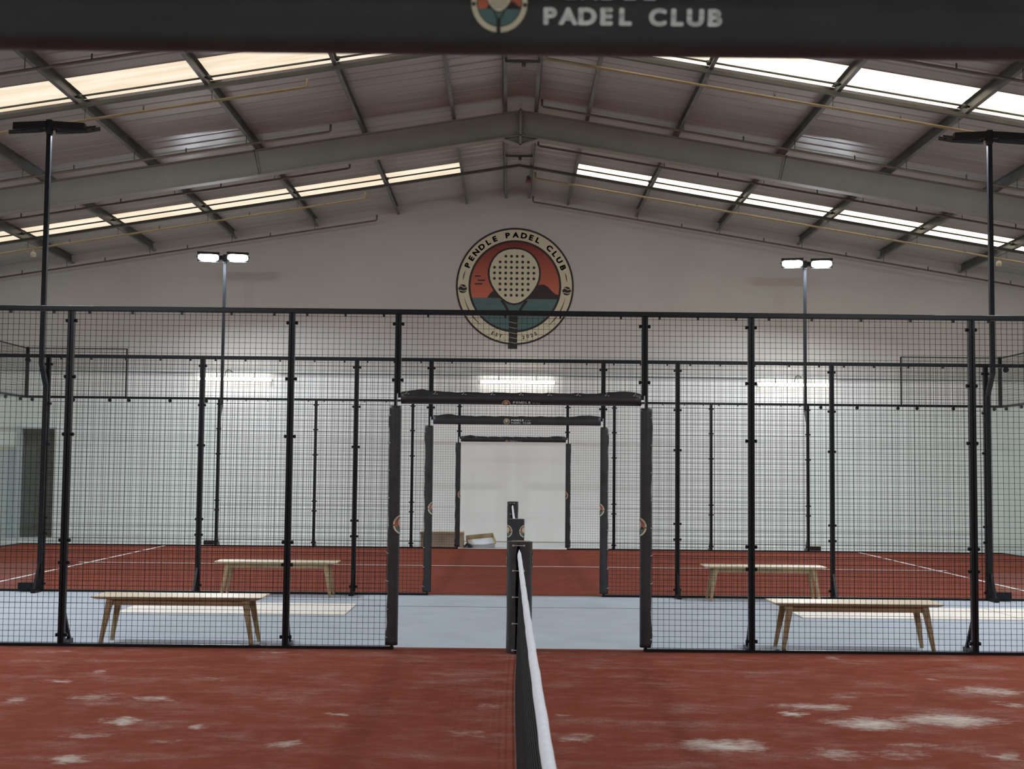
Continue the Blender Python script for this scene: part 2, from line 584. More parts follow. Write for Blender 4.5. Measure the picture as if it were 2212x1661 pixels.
# walls
wl = thing('wall_far', (0, YW, 0), kind='structure')
DX0, DX1, DZ = -11.2, -10.42, 2.47
g = MB()
def gable(x0, x1, z0, y0, y1):
    P = [(x0, z0), (x1, z0)]
    tops = [x1] + ([XR] if x0 < XR < x1 else []) + [x0]
    P += [(x, zr(x, Z0 + 0.23)) for x in tops]
    b = len(g.v); n = len(P)
    for y in (y0, y1):
        g.v.extend(Vector((x, y, z)) for x, z in P)
    g.face([b + i for i in range(n)])
    g.face([b + n + i for i in range(n)][::-1])
    for i in range(n):
        j = (i + 1) % n
        g.face((b + j, b + i, b + n + i, b + n + j))
gable(-XH, DX0, 0, YW, YW + 0.2)
gable(DX1, XH, 0, YW, YW + 0.2)
gable(DX0, DX1, DZ, YW, YW + 0.2)
g.build('wall_surface', WALLM, wl)
joints = [0.02, 0.67, 1.525, 2.38, 3.24, 3.78]
for a, b in zip(joints[:-1], joints[1:]):
    for xa, xb in ((-XH + 0.02, DX0 - 0.03), (DX1 + 0.03, XH - 0.02)):
        if xa < -12 and a > 2.4 - 0.1:
            continue
        MB().bevbox(xa, xb, YW - 0.022, YW + 0.02, a + 0.0003, b - 0.0003, 0.002).build('wall_panel', CLAD, wl)
for a, b in ((2.50, 3.24), (3.24, 3.78)):
    MB().bevbox(-XH + 0.02, DX1 + 0.03, YW - 0.022, YW + 0.02, a + 0.0003, b - 0.0003, 0.002).build('wall_panel', CLAD, wl)
for nm, x0, x1 in (('wall_left', -XH - 0.2, -XH), ('wall_right', XH, XH + 0.2)):
    MB().box(x0, x1, YBACK, YW + 0.2, 0, zr(XH, Z0 + 0.24)).build(nm, CLAD, kind='structure')
g = MB()
gable(-XH, XH, 0, YBACK - 0.2, YBACK)
g.build('wall_back', CLAD, kind='structure')  # pale cladding chosen so this unseen wall bounces more light

# doorway in the far wall: frame, block-walled recess, dark board
d = thing('door_1', (DX0, YW, 0), kind='structure')
m_ = MB()
m_.box(DX0 - 0.06, DX0 + 0.03, YW - 0.05, YW + 0.1, 0, DZ + 0.04)
m_.build('door_frame', GREYD, d)
MB().box(DX0 + 0.03, DX1 + 0.05, YW - 0.03, YW + 0.1, DZ - 0.01, DZ + 0.03).build('door_frame', GREYD, d)
m_ = MB()
m_.box(DX0 - 0.3, DX1 + 0.4, YW + 0.9, YW + 1.0, 0, 2.7)
m_.box(DX0 - 0.3, DX0 - 0.2, YW + 0.2, YW + 0.9, 0, 2.7)
m_.box(DX1 + 0.3, DX1 + 0.4, YW + 0.2, YW + 0.9, 0, 2.7)
m_.box(DX0 - 0.3, DX1 + 0.4, YW + 0.2, YW + 1.0, 2.62, 2.7)
m_.build('passage_wall', RECESS, d)
MB().box(DX0 + 0.03, DX0 + 0.36, YW + 0.12, YW + 0.16, 0.0, 2.06).build('door_leaf', DARKB, d)
gp = thing('wall_board', (-11.8, YW - 0.1, 0), 'grey board with a wooden top edge standing beside the dark doorway', 'board')
MB().box(-12.45, -11.42, YW - 0.11, YW - 0.07, 0, 2.0).build('board_sheet', GREYD, gp)
MB().box(-12.45, -11.27, YW - 0.115, YW - 0.065, 2.0, 2.05).build('top_strip', CARDL, gp)
MB().box(-11.42, -11.27, YW - 0.125, YW - 0.06, 0, 2.0).build('edge_post', mat('grey_blue_paint', (0.28, 0.32, 0.34), 0.6), gp)

# trunking along the far wall and the three battens
tr = thing('cable_trunking', (0, YW - 0.03, 3.79), 'thin pale trunking running across the far wall above the tube lights', 'trunking')
MB().box(-XH + 0.3, XH - 0.3, YW - 0.05, YW, 3.79, 3.835).build('trunking_body', TRUNK, tr)
MB().box(-XH + 0.3, XH - 0.3, YW - 0.07, YW, 3.775, 3.79).build('trunking_shelf', BARM, tr)
for (xa, xb, nm) in ((-7.17, -5.49, 'lit tube light on the far wall, left of the three'),
                     (-0.76, 0.94, 'lit tube light on the far wall, below the round emblem'),
                     (5.56, 7.21, 'lit tube light on the far wall, right of the three')):
    b = thing('tube_light', ((xa + xb) / 2, YW - 0.1, 3.6), nm, 'light', 'tube lights on the far wall')
    m_ = MB()
    m_.bevbox(xa, xb, YW - 0.12, YW - 0.024, 3.597, 3.653, 0.008)
    m_.build('batten_body', TRUNK, b)
    MB().tube([(xa + 0.01, YW - 0.145, 3.625), (xb - 0.01, YW - 0.145, 3.625)], 0.035, 12).build('diffuser', TUBEM, b)
    for k in (0.25, 0.75):
        x = xa + (xb - xa) * k
        MB().tube([(x, YW - 0.05, 3.66), (x, YW - 0.04, 3.78)], 0.006, 5).build('hanger', BARM, b)
b_src = b
for x, nm in ((-6.3, 'added unseen tube light on the wall behind the camera, left'), (0.1, 'added unseen tube light on the wall behind the camera, middle'), (6.4, 'added unseen tube light on the wall behind the camera, right')):
    o = copy_tree(b_src)  # extra battens out of view, added to brighten the near lintel
    o.location = (x, YBACK + 0.1, 3.6)
    o.rotation_euler.z = math.pi
    o['label'] = nm
for x, lb in ((-6.57 + 0.0, 'short curled black cable above the left tube light'), (7.0 - 0.6, 'short curled black cable above the right tube light')):
    MB().tube([(x, YW - 0.08, 3.70), (x + 0.02, YW - 0.09, 3.80), (x + 0.07, YW - 0.09, 3.85), (x + 0.13, YW - 0.08, 3.83), (x + 0.17, YW - 0.05, 3.79)], 0.009, 6).build('cable_tail', SEAM, base=(x, YW - 0.08, 3.7))
    tag(COL.objects[-1], lb, 'cable')

# conduits under the roof
PIPES = [(16.55, GPIPE, 'nearest'), (18.95, YPIPE, 'second'), (21.5, GPIPE, 'third'), (24.15, GPIPE, 'fourth'), (26.86, YPIPE, 'fifth'), (29.25, GPIPE, 'last, at the far wall')]
for y, M_, nm in PIPES:
    for side in (-1, 1):
        xa = -3.13 if side < 0 else 0.4
        xb = side * (XH - 0.2)
        z = lambda x: zr(x) - 0.16
        word = {'nearest': 'brown roof pipe nearest the camera', 'second': 'ochre roof pipe in front of the near rooflights', 'third': 'brown roof pipe just in front of the big rafter',
                'fourth': 'brown roof pipe just behind the big rafter', 'fifth': 'ochre roof pipe below the far rooflights', 'last, at the far wall': 'brown roof pipe along the top of the far wall'}[nm]
        p = thing('roof_pipe', (xa, y, z(xa)), word + (', on the left slope' if side < 0 else ', on the right slope'), 'pipe')
        MB().tube([(xa, y, z(xa) + 0.13), (xa, y, z(xa) + 0.02), (xa + side * 0.03, y, z(xa)), (xb, y, z(xb))], 0.020, 8).build('pipe_run', M_, p)
        x = xa
        hg = MB()
        for dd in (2.72, 4.58, 6.44, 8.29, 10.15, 12.0):
            x = XR + side * dd
            if abs(x) > abs(xa) + 0.2:
                hg.tube([(x, y, z(x) - 0.02), (x, y, z(x) + 0.17)], 0.007, 5)
                xx = x + side * 1.0
                hg.tube([(xx, y, z(xx)), (xx, y, z(xx) + 0.09)], 0.014, 5)
        hg.build('hangers', BARM, p, 'stuff')
for x, z, lb in ((-9.985, 6.03, 'small cream sensor hanging below the roof pipe, far left'), (10.04, 6.05, 'small cream sensor hanging below the roof pipe, far right')):
    s_ = thing('ceiling_sensor', (x, 26.86, z), lb, 'sensor')
    m_ = MB()
    m_.lathe([(0.02, -0.08), (0.055, -0.07), (0.06, -0.01), (0.035, 0.03)], (x, 26.86, z - 0.02), 12)
    m_.build('sensor_body', CREAMP, s_)
    MB().tube([(x, 26.86, z), (x, 26.86, zr(x) - 0.17)], 0.012, 6).build('sensor_stem', CREAMP, s_)
s_ = thing('alarm_sounder', (0.27, 27.6, 7.8), 'small dull red alarm sounder on the ridge purlin at the far end', 'alarm')
MB().lathe([(0.03, -0.05), (0.06, -0.045), (0.062, 0.03), (0.045, 0.05)], (0.27, 27.6, 7.80), 12).build('sounder_body', REDB, s_)
MB().lathe([(0.04, 0.05), (0.045, 0.09), (0.03, 0.115)], (0.27, 27.6, 7.80), 12).build('sounder_base', DARKB, s_)

# ------------------------------------------------------------------ courts, carpet, plywood
def court(y0, y1, m, label):
    t = thing('court_turf', (0, y0, 0), label, 'turf')
    MB().box(-XE, XE, y0, y1, 0.0, 0.012).build('turf_sheet', m, t)
    yc = (y0 + y1) / 2 + (0.1 if y0 > 10 else 0)
    for sx in (-1, 1):
        MB().box(sx * 7.12 - 0.025, sx * 7.12 + 0.025, y0 + 0.06, y1 - 0.04, 0.012, 0.0145).build('court_line', LINE, t)
    for xa, xb in ((-7.3, -0.03), (0.03, 7.3)):
        MB().box(xa, xb, yc - 0.025, yc + 0.025, 0.0125, 0.0150).build('court_line', LINE, t)
    return t
court(YN - 0.1, 11.92, TURF1, 'red sand-dusted turf of the nearer padel court')
court(17.0, YC + 0.03, TURF2, 'clean red turf of the farther padel court')
MB().box(-XE - 1, XE + 1, 11.921, 16.998, 0.0, 0.008).build('walkway_carpet', CARPET, base=(0, 14.4, 0))
tag(COL.objects[-1], 'pale blue-grey carpet of the walkway between the two courts', 'carpet')
MB().box(-XE, XE, 15.505, 15.525, 0.008, 0.0095).build('trim_1', SEAM, kind='structure')
for x0, x1, y0, y1, lb in ((-4.40, -1.89, 14.49, 15.64, 'pale plywood sheet lying on the carpet behind the left front bench'),
                           (3.18, 5.62, 14.62, 15.80, 'pale plywood sheet lying on the carpet behind the right front bench'),
                           (5.635, 8.07, 14.66, 15.82, 'pale plywood sheet on the carpet at the right edge, beside another sheet')):
    MB().bevbox(x0, x1, y0, y1, 0.0085, 0.022, 0.002).build('plywood_sheet', PLY, base=((x0 + x1) / 2, (y0 + y1) / 2, 0.0085))
    tag(COL.objects[-1], lb, 'plywood', 'plywood sheets on the walkway')

# ------------------------------------------------------------------ fences
KZ = [0.11, 0.75, 0.95, 1.90, 2.42, 2.93]
def fence(Y, out, kmax, label, glass):
    """side fence of a court at depth Y; out = +1/-1 direction pointing away from its court"""
    t = thing('court_fence', (0, Y, 0), label, 'fence')
    xe = XE if glass else PX[kmax - 1]
    rail = MB().bevbox(-xe - 0.03, xe + 0.03, Y - 0.03, Y + 0.03, ZT, ZT + 0.046, 0.006).build('top_rail', BLACK, t)
    for sx in (-1, 1):
        MB().box(sx * PX[0], sx * (xe + 0.03), Y - 0.03, Y + 0.03, 0.0, 0.036).build('bottom_rail', BLACK, t)
    cl = MB()
    def post(x, inner_cut, brace=True):
        pm = MB()
        s_ = 1 if x > 0 else -1
        # two flanges with a dark slot between them; the inner one stops at the lintel
        za = 2.30 if inner_cut else 0.0
        pm.box(*sorted((x + s_ * 0.005, x + s_ * 0.028)), Y - 0.025, Y + 0.025, 0.0, ZT)
        pm.box(*sorted((x - s_ * 0.005, x - s_ * 0.028)), Y - 0.025, Y + 0.025, za, ZT)
        pm.box(x - 0.006, x + 0.006, Y - 0.012, Y + 0.012, za, ZT)
        p = pm.build('post', BLACK, t)
        kb = MB()
        for z in KZ:
            for q in (-1, 1):
                if inner_cut and z < 2.35:
                    continue
                a = x + q * 0.027
                kb.tube([(a, Y, z), (a + q * 0.015, Y, z), (a + q * 0.026, Y, z)], 0.013, 8, rs=[0.010, 0.019, 0.014])
        kb.build('clamp_knobs', BLACK, p, 'stuff')
        if not inner_cut and brace:
            br = MB()
            yo = Y + out * 0.025
            br.obox((x, Y + out * 0.125, 0.185), (1, 0, 0), (0, out * 0.17, -0.27), (0, 0.27, out * 0.17), 0.014, 0.165, 0.014)
            br.build('foot_brace', BLACK, p)
            MB().box(x - 0.03, x + 0.03, min(Y + out * 0.026, Y + out * 0.235), max(Y + out * 0.026, Y + out * 0.235), 0.0, 0.055).build('foot_plate', BLACK, p)
    def mesh(x0, x1, z0, z1):
        mm = MB()
        r = 0.0022
        n = round((x1 - x0) / 0.05)
        for i in range(1, n):
            x = x0 + (x1 - x0) * i / n
            mm.wire((x, Y - 0.002, z0), (x, Y - 0.002, z1), r)
        n = int((z1 - z0) / 0.05)
        for i in range(n + 1):
            z = z1 - 0.022 - 0.05 * i
            if z > z0:
                mm.wire((x0, Y + 0.002, z), (x1, Y + 0.002, z), r)
        if z0 < 0.1:
            for z in (0.845, 0.862):
                mm.wire((x0, Y + 0.002, z), (x1, Y + 0.002, z), 0.0028)
        mm.build('mesh_panel', WIRE, t, 'stuff')
    for sx in (-1, 1):
        for k in range(kmax):
            post(sx * PX[k], k == 0, k < 3)
        for k in range(kmax - 1):
            a, b = sorted((sx * (PX[k] + 0.025), sx * (PX[k + 1] - 0.025)))
            mesh(a, b, 0.036, ZT)
            for q in (0.12, 0.5, 0.88) if k == 0 else (0.07, 0.27, 0.5, 0.73, 0.93):
                x = a + (b - a) * q
                cl.box(x - 0.009, x + 0.009, Y - 0.02, Y + 0.02, ZT - 0.022, ZT)
    mesh(-PX[0] + 0.025, PX[0] - 0.025, 2.30, ZT)
    for q in (-0.85, -0.15, 0.35, 0.9):
        cl.box(q - 0.009, q + 0.009, Y - 0.02, Y + 0.02, ZT - 0.022, ZT)
    MB().box(-PX[0] + 0.006, PX[0] - 0.006, Y - 0.02, Y + 0.02, 2.262, 2.300).build('lintel_rail', BLACK, t)
    cl.build('rail_clips', BLACK, rail, 'stuff')
    if glass:
        for sx in (-1, 1):
            for a, b in ((6.115, 8.09), (8.11, 10.085)):
                x0, x1 = sorted((sx * a, sx * b))
                gl = MB().box(x0, x1, Y - 0.006, Y + 0.006, 0.04, ZT - 0.005).build('glass_panel', GLASS, t)
                cm = MB()
                for q in (0.12, 0.5, 0.93) if sx > 0 else (0.07, 0.5, 0.88):
                    x = x0 + (x1 - x0) * q
                    cm.tube([(x, Y - 0.022, ZT - 0.03), (x, Y + 0.022, ZT - 0.03)], 0.034, 10)
                    cm.box(x - 0.02, x + 0.02, Y - 0.02, Y + 0.02, ZT - 0.04, ZT)
                cm.build('glass_clamps', BLACK, gl, 'stuff')
            # raised mesh above the outer glass panel
            x0, x1 = sorted((sx * 8.02, sx * 10.10))
            zt = 4.06
            fr = MB()
            fr.box(x0, x1, Y - 0.012, Y + 0.012, zt - 0.02, zt)
            xi = sx * 8.02
            fr.box(xi - 0.014, xi + 0.014, Y - 0.012, Y + 0.012, ZT + 0.046, zt)
            fr.build('raised_frame', BLACK, t)
            MB().box(sx * 10.07 - 0.03, sx * 10.07 + 0.03, Y - 0.03, Y + 0.03, ZT + 0.046, zt + 0.01).build('corner_post', BLACK, t)
            mesh(x0 + 0.02, x1 - 0.02, ZT + 0.05, zt - 0.02)
    return t
fence(YA, 1, 4, 'black mesh fence of the nearer court, closest to the benches in front', False)
fence(YB, -1, 4, 'black mesh fence of the farther court, on the side facing the walkway', True)
fence(YC, 1, 4, 'black mesh fence in front of the white far wall', True)
fence(YN, -1, 4, 'black fence frame right above the camera with the entrance lintel', False)

# glass end walls of the farther court
def end_wall(sx, label):
    X = sx * XE
    t = thing('glass_end_wall', (X, YB, 0), label, 'glass wall')
    y0, y1 = YB + 0.04, YC - 0.04
    MB().box(X - 0.03, X + 0.03, y0, y1, ZT, ZT + 0.046).build('middle_rail', BLACK, t)
    MB().box(X - 0.03, X + 0.03, y0, y1, 0.0, 0.036).build('bottom_rail', BLACK, t)
    MB().box(X - 0.014, X + 0.014, y0, y1, 4.04, 4.06).build('top_rail', BLACK, t)
    n = 5
    for i in range(n):
        a = y0 + (y1 - y0) * i / n + 0.01
        b = y0 + (y1 - y0) * (i + 1) / n - 0.01
        gl = MB().box(X - 0.006, X + 0.006, a, b, 0.04, ZT - 0.005).build('glass_panel', GLASS, t)
        cm = MB()
        for q in (0.1, 0.5, 0.9):
            y = a + (b - a) * q
            cm.tube([(X - 0.022, y, ZT - 0.03), (X + 0.022, y, ZT - 0.03)], 0.034, 10)
        cm.build('glass_clamps', BLACK, gl, 'stuff')
        mm = MB()
        k = round((b - a) / 0.05)
        for j in range(k + 1):
            y = a + (b - a) * j / k
            mm.wire((X - 0.002, y, ZT + 0.05), (X - 0.002, y, 4.04), 0.0022)
        for j in range(20):
            z = ZT + 0.07 + 0.05 * j
            if z < 4.04:
                mm.wire((X + 0.002, a - 0.01, z), (X + 0.002, b + 0.01, z), 0.0022)
        mm.build('mesh_panel', WIRE, t, 'stuff')
end_wall(-1, 'glass end wall with mesh on top, at the left edge of the farther court')
end_wall(1, 'glass end wall with mesh on top, at the right edge of the farther court')

# ------------------------------------------------------------------ floodlight masts
def mast(mir, name_label):
    """mast at local origin; its court lies towards +Y, pole steps out towards -Y. mir=+1: court centre towards +X"""
    t = thing('floodlight_mast', (0, 0, 0), name_label, 'floodlight', 'floodlight masts')
    yo = -0.24
    pm = MB()
    path = [(0, -0.054, 0.0), (0, -0.054, 2.64), (0, yo, 2.92), (0, yo, 5.98)]
    s_ = 0.028
    prof = [(-s_, -s_), (s_, -s_), (s_, s_), (-s_, s_)]
    pm.prism(prof, [(p, (1, 0, 0), (0, 1, 0)) for p in path])
    pm.build('pole', BLACK, t)
    MB().bevbox(-0.036, 0.036, yo - 0.036, yo + 0.036, 5.90, 6.085, 0.006).build('pole_cap', LEDH, t)
    arm = MB()
    for q in (-1, 1):     # two tray arms falling slightly away from the pole
        P = []
        for x, dz in ((q * 0.03, 0.0), (q * 0.46, -0.022)):
            P.append([(x, yo - 0.05, 5.972 + dz), (x, yo + 0.03, 5.972 + dz), (x, yo + 0.03, 6.062 + dz), (x, yo - 0.05, 6.062 + dz)])
        arm.hexa([P[0][0], P[1][0], P[1][1], P[0][1], P[0][3], P[1][3], P[1][2], P[0][2]])
    arm.build('cross_arm', LEDH, t)
    tilt, yaw = math.radians(19), math.radians(12) * mir
    for q in (-1, 1):
        c = Vector((q * 0.305, yo + 0.20, 5.985))
        nrm = Vector((math.sin(yaw) * math.sin(tilt), math.cos(yaw) * math.sin(tilt), -math.cos(tilt)))
        ax = Vector((math.cos(yaw), -math.sin(yaw), 0))
        ay = nrm.cross(ax)
        hs = MB()
        hs.obox(c - nrm * 0.022, ax, ay, nrm, 0.225, 0.175, 0.020)
        h = hs.build('lamp_housing', LEDH, t)
        ln = MB()
        # rounded lens
        pts = []
        for i in range(28):
            a = 2 * math.pi * i / 28
            cx_, sy_ = math.cos(a), math.sin(a)
            px = math.copysign(abs(cx_) ** 0.55, cx_) * 0.205
            py = math.copysign(abs(sy_) ** 0.75, sy_) * 0.155
            pts.append((px, py))
        ln.v += [c + ax * p[0] + ay * p[1] + nrm * 0.0005 for p in pts]
        ln.face(range(28))
        ln.build('lens', LENS, h)
        lip = MB()
        for e in (-1, 1):
            lip.obox(c + ax * e * 0.2205 + nrm * 0.005, ax, ay, nrm, 0.0045, 0.175, 0.007)
            lip.obox(c + ay * e * 0.1705 + nrm * 0.005, ax, ay, nrm, 0.225, 0.0045, 0.007)
        lip.build('lens_frame', LEDH, h, 'stuff')
        br = MB()
        for e in (-1, 1):
            a = Vector((q * 0.245 + e * 0.19, yo, 5.965)); b = c + ax * e * 0.236 - nrm * 0.02
            br.tube([a, b, b + ay * 0.02], 0.011, 6)
        br.build('bracket', LEDH, h, 'stuff')
        fin = MB()
        for i in range(7):
            fin.obox(c - nrm * 0.052 + ax * (-0.18 + 0.06 * i), ax, ay, nrm, 0.004, 0.14, 0.012)
        fin.build('cooling_fins', LEDH, h, 'stuff')
    MB().bevbox(*sorted((-mir * 0.045, -mir * 0.255)), -0.11, -0.032, 0.037, 0.125, 0.006).build('driver_box', BLACK, t)
    MB().obox((0, -0.17, 0.205), (1, 0, 0), (0, -0.16, -0.31), (0, 0.31, -0.16), 0.014, 0.175, 0.014).build('foot_brace', BLACK, t)
    MB().box(-0.03, 0.03, -0.275, -0.084, 0.0, 0.05).build('foot_plate', BLACK, t)
    return t
mL = mast(1, '')
mR = mast(-1, '')
spots = [(mL, -1, YB, 0, 'unlit-looking black floodlight mast on the walkway side of the farther court, left'),
         (mR, 1, YB, 0, 'unlit-looking black floodlight mast on the walkway side of the farther court, right'),
         (mR, -1, YC, 1, 'floodlight mast with two glaring white lamps by the far wall, left of the emblem'),
         (mL, 1, YC, 1, 'floodlight mast with two glaring white lamps by the far wall, right of the emblem'),
         (mR, -1, YA, 1, 'floodlight mast of the nearer court beyond the left picture edge, far side'),
         (mL, 1, YA, 1, 'floodlight mast of the nearer court beyond the right picture edge, far side'),
         (mL, -1, YN, 0, 'added unseen floodlight mast of the nearer court beyond the left picture edge, camera side'),  # camera-side pair is out of view, added to light the hall
         (mR, 1, YN, 0, 'added unseen floodlight mast of the nearer court beyond the right picture edge, camera side')]
used = set()
for src, sx, Y, flip, lb in spots:
    if src.name in used:
        o = copy_tree(src)
    else:
        o = src
        used.add(src.name)
    o.location = (sx * (PX[3] + 0.008), Y, 0.0)
    o.rotation_euler.z = math.pi if flip else 0
    o['label'] = lb

# ------------------------------------------------------------------ printing: letters and emblem
GLY = {}
CAP = 0.70   # glyphs are normalised to this cap height
def glyph(ch, bold=0.0):
    key = ch
    if key in GLY:
        return GLY[key]
    cu = bpy.data.curves.new('glyph', 'FONT')
    cu.body = ch
    cu.size = 1.0
    cu.offset = 0.0
    cu.align_x = 'CENTER'
    cu.fill_mode = 'FRONT'
    o = bpy.data.objects.new('glyph', cu)
    COL.objects.link(o)
    dg = bpy.context.evaluated_depsgraph_get()
    me = o.evaluated_get(dg).to_mesh()
    V = [(v.co.x, v.co.y) for v in me.vertices]
    top = 0.694 if ch == '.' else max(y for x, y in V)
    V = [(x * CAP / top, y * CAP / top) for x, y in V]
    Fc = [tuple(p.vertices) for p in me.polygons]
    o.evaluated_get(dg).to_mesh_clear()
    bpy.data.objects.remove(o, do_unlink=True)
    bpy.data.curves.remove(cu)
    GLY[key] = (V, Fc)
    return GLY[key]
INK = (0.022, 0.019, 0.018)
CREAM = (0.70, 0.63, 0.45)
def split_letters(P):
    out = []
    for a, b in zip(P.marks, P.marks[1:] + [len(P.items)]):
        q = Print2D()
        q.items = P.items[a:b]
        out.append(q)
    return out
class Print2D:
    """flat shapes in a 2-D plane with colour and layer"""
    def __init__(s): s.items = []; s.marks = []
    def poly(s, pts, col, layer): s.items.append(([(x, y) for x, y in pts], [tuple(range(len(pts)))], col, layer))
    def mesh(s, V, Fc, col, layer): s.items.append((V, Fc, col, layer))
    def ring(s, r0, r1, col, layer, a0=0.0, a1=360.0, n=72, taper=False):
        V, Fc = [], []
        full = abs(a1 - a0) >= 360
        for i in range(n + 1):
            a = math.radians(a0 + (a1 - a0) * i / n)
            k = math.sin(math.pi * i / n) if taper else 1.0
            rm, hw = (r0 + r1) / 2, (r1 - r0) / 2 * max(k, 0.08)
            V += [((rm - hw) * math.cos(a), (rm - hw) * math.sin(a)), ((rm + hw) * math.cos(a), (rm + hw) * math.sin(a))]
        for i in range(n):
            Fc.append((2 * i, 2 * i + 1, 2 * i + 3, 2 * i + 2))
        s.mesh(V, Fc, col, layer)
    def disc(s, x, y, r, col, layer, n=48):
        s.poly([(x + r * math.cos(2 * math.pi * i / n), y + r * math.sin(2 * math.pi * i / n)) for i in range(n)], col, layer)
    def stroke(s, pts, w, col, layer):
        V, Fc = [], []
        for i, (x, y) in enumerate(pts):
            a = pts[max(0, i - 1)]; b = pts[min(len(pts) - 1, i + 1)]
            dx, dy = b[0] - a[0], b[1] - a[1]
            l = math.hypot(dx, dy)
            V += [(x - dy / l * w / 2, y + dx / l * w / 2), (x + dy / l * w / 2, y - dx / l * w / 2)]
        for i in range(len(pts) - 1):
            Fc.append((2 * i, 2 * i + 1, 2 * i + 3, 2 * i + 2))
        s.mesh(V, Fc, col, layer)
    def letter(s, ch, x, y, h, rot, col, layer, bold=0.022, wide=1.0):
        V, Fc = glyph(ch, bold)
        k = h / CAP
        c_, s_ = math.cos(rot), math.sin(rot)
        k *= 1 - 2 * bold / CAP
        s.marks.append(len(s.items))
        for i in range(9 if bold else 1):      # overprint with small shifts for a heavy face
            ox, oy = (bold * math.cos(i * math.pi / 4), bold * math.sin(i * math.pi / 4)) if i < 8 else (0, 0)
            W_ = []
            for a, b in V:
                a, b = (a + ox) * k * wide, (b - CAP / 2 + oy) * k
                W_.append((x + a * c_ - b * s_, y + a * s_ + b * c_))
            s.mesh(W_, Fc, col, layer)
def chord(r, ya, yb, n=16):
    """slice of a disc of radius r between heights ya<yb"""
    pts = []
    for i in range(n + 1):
        y = ya + (yb - ya) * i / n
        pts.append((math.sqrt(max(0, r * r - y * y)), y))
    return pts + [(-x, y) for x, y in pts[::-1]]
def emblem(detail=True):
    """unit emblem, R = 1, split into named parts"""
    S = 1 / 706.0
    U = lambda x, y: ((x - 846) * S, (803 - y) * S)
    parts = {}
    # landscape
    P = parts['landscape'] = Print2D()
    hz = (803 - 945) * S
    r = 0.77
    n = 12
    for i in range(n):
        ya, yb = hz + (r - hz) * i / n, hz + (r - hz) * (i + 1) / n
        t = i / (n - 1)
        c = [a * (1 - t) + b * t for a, b in zip((0.62, 0.16, 0.085), (0.22, 0.030, 0.022))]
        P.poly(chord(r, ya, yb, 6), tuple(c), 1)
    P.poly(chord(r, -r, hz, 24), (0.095, 0.175, 0.165), 1)
    if detail:
        for y, xa, xb in ((1010, 380, 700), (1060, 950, 1330), (1085, 420, 760), (1150, 950, 1200), (1260, 560, 760)):
            P.stroke([U(xa, y), U(xb, y + 8)], 0.006, (0.06, 0.11, 0.105), 2)
    P.poly([U(*p) for p in [(515, 945), (535, 915), (560, 880), (590, 858), (640, 850), (720, 950)]], (0.035, 0.02, 0.022), 2)
    P.poly([U(*p) for p in [(960, 955), (1060, 860), (1130, 785), (1195, 780), (1240, 805), (1290, 858), (1330, 893), (1384, 908), (1378, 955)]], (0.035, 0.02, 0.022), 2)
    if detail:
        for a, b, y in ((365, 432, 685), (400, 490, 736), (365, 455, 780)):
            P.stroke([U(a, y), U(b, y)], 0.022, INK, 2)
    # rings
    P = parts['ring'] = Print2D()
    P.ring(0.968, 1.0, INK, 4)
    P.ring(0.785, 0.970, CREAM, 3)
    P.ring(0.752, 0.787, INK, 4)
    if detail:
        P.ring(0.875, 0.892, INK, 5, 162.5, 174.5, 12, True)
        P.ring(0.875, 0.892, INK, 5, 4.5, 16.0, 12, True)
        for a0, a1, q in ((192, 233, 0), (-52, -12, 0)):
            P.ring(0.855 if q else 0.868, 0.886, INK, 5, a0, a1, 24, True)
    for x, y in (U(222, 840), U(1467, 855)):
        P.disc(x, y, 0.074, INK, 5, 24)
        if detail:
            for q in (0.03, -0.03):
                P.stroke([(x - 0.07, y + q - 0.012 + 0.01), (x - 0.03, y + q * 1.3 + 0.012), (x + 0.02, y + q - 0.012), (x + 0.07, y + q + 0.008)], 0.012, CREAM, 6)
    # lettering
    P = parts['lettering'] = Print2D()
    for ch, a in zip('PENDLEPADELCLUB', (156.8, 147.9, 139.4, 130.6, 121.8, 113.5, 98.8, 89.6, 80.5, 72.2, 64.2, 48.3, 39.8, 31.1, 22.0)):
        t = math.radians(a)
        P.letter(ch, 0.876 * math.cos(t), 0.876 * math.sin(t), 0.100, t - math.pi / 2, INK, 5, 0.05, 1.15)
    if detail:
        for ch, a in zip('EST.2025', (245.3, 250.0, 254.6, 258.2, 280.0, 284.7, 289.4, 294.0)):
            t = math.radians(a)
            P.letter(ch, 0.882 * math.cos(t), 0.882 * math.sin(t), 0.060, t + math.pi / 2, INK, 5, 0.02, 1.0)
    # racket
    P = parts['racket'] = Print2D()
    prof = [(355, 0), (362, 75), (382, 135), (415, 190), (470, 240), (530, 273), (600, 293), (660, 296), (730, 285), (790, 262), (850, 226), (905, 183), (950, 137), (985, 88), (1004, 42), (1010, 0)]
    cxr = 838
    def egg(grow):
        L = []
        cyc = 650
        for y, h in prof:
            dy, dx = y - cyc, h
            l = math.hypot(dx, dy)
            k = (l + grow) / l
            L.append((cyc + dy * k, dx * k))
        R_ = [U(cxr + h, y) for y, h in L]
        Lf = [U(cxr - h, y) for y, h in L[1:-1]]
        return R_ + Lf[::-1]
    for q in (-1, 1):     # throat lines and handle
        pts = [U(cxr + q * dx, y) for dx, y in ((152, 975), (120, 1015), (92, 1060), (70, 1105), (52, 1165))]
        P.stroke(pts, 0.042, INK, 5)
    P.poly([U(780, 1150), U(884, 1150), U(880, 1490), U(777, 1490)][::-1], INK, 6)
    P.poly([U(771, 1488), U(882, 1488), U(882, 1557), U(771, 1557)][::-1], INK, 6)
    P.poly(egg(22), INK, 6)
    P.poly(egg(0), CREAM, 7)
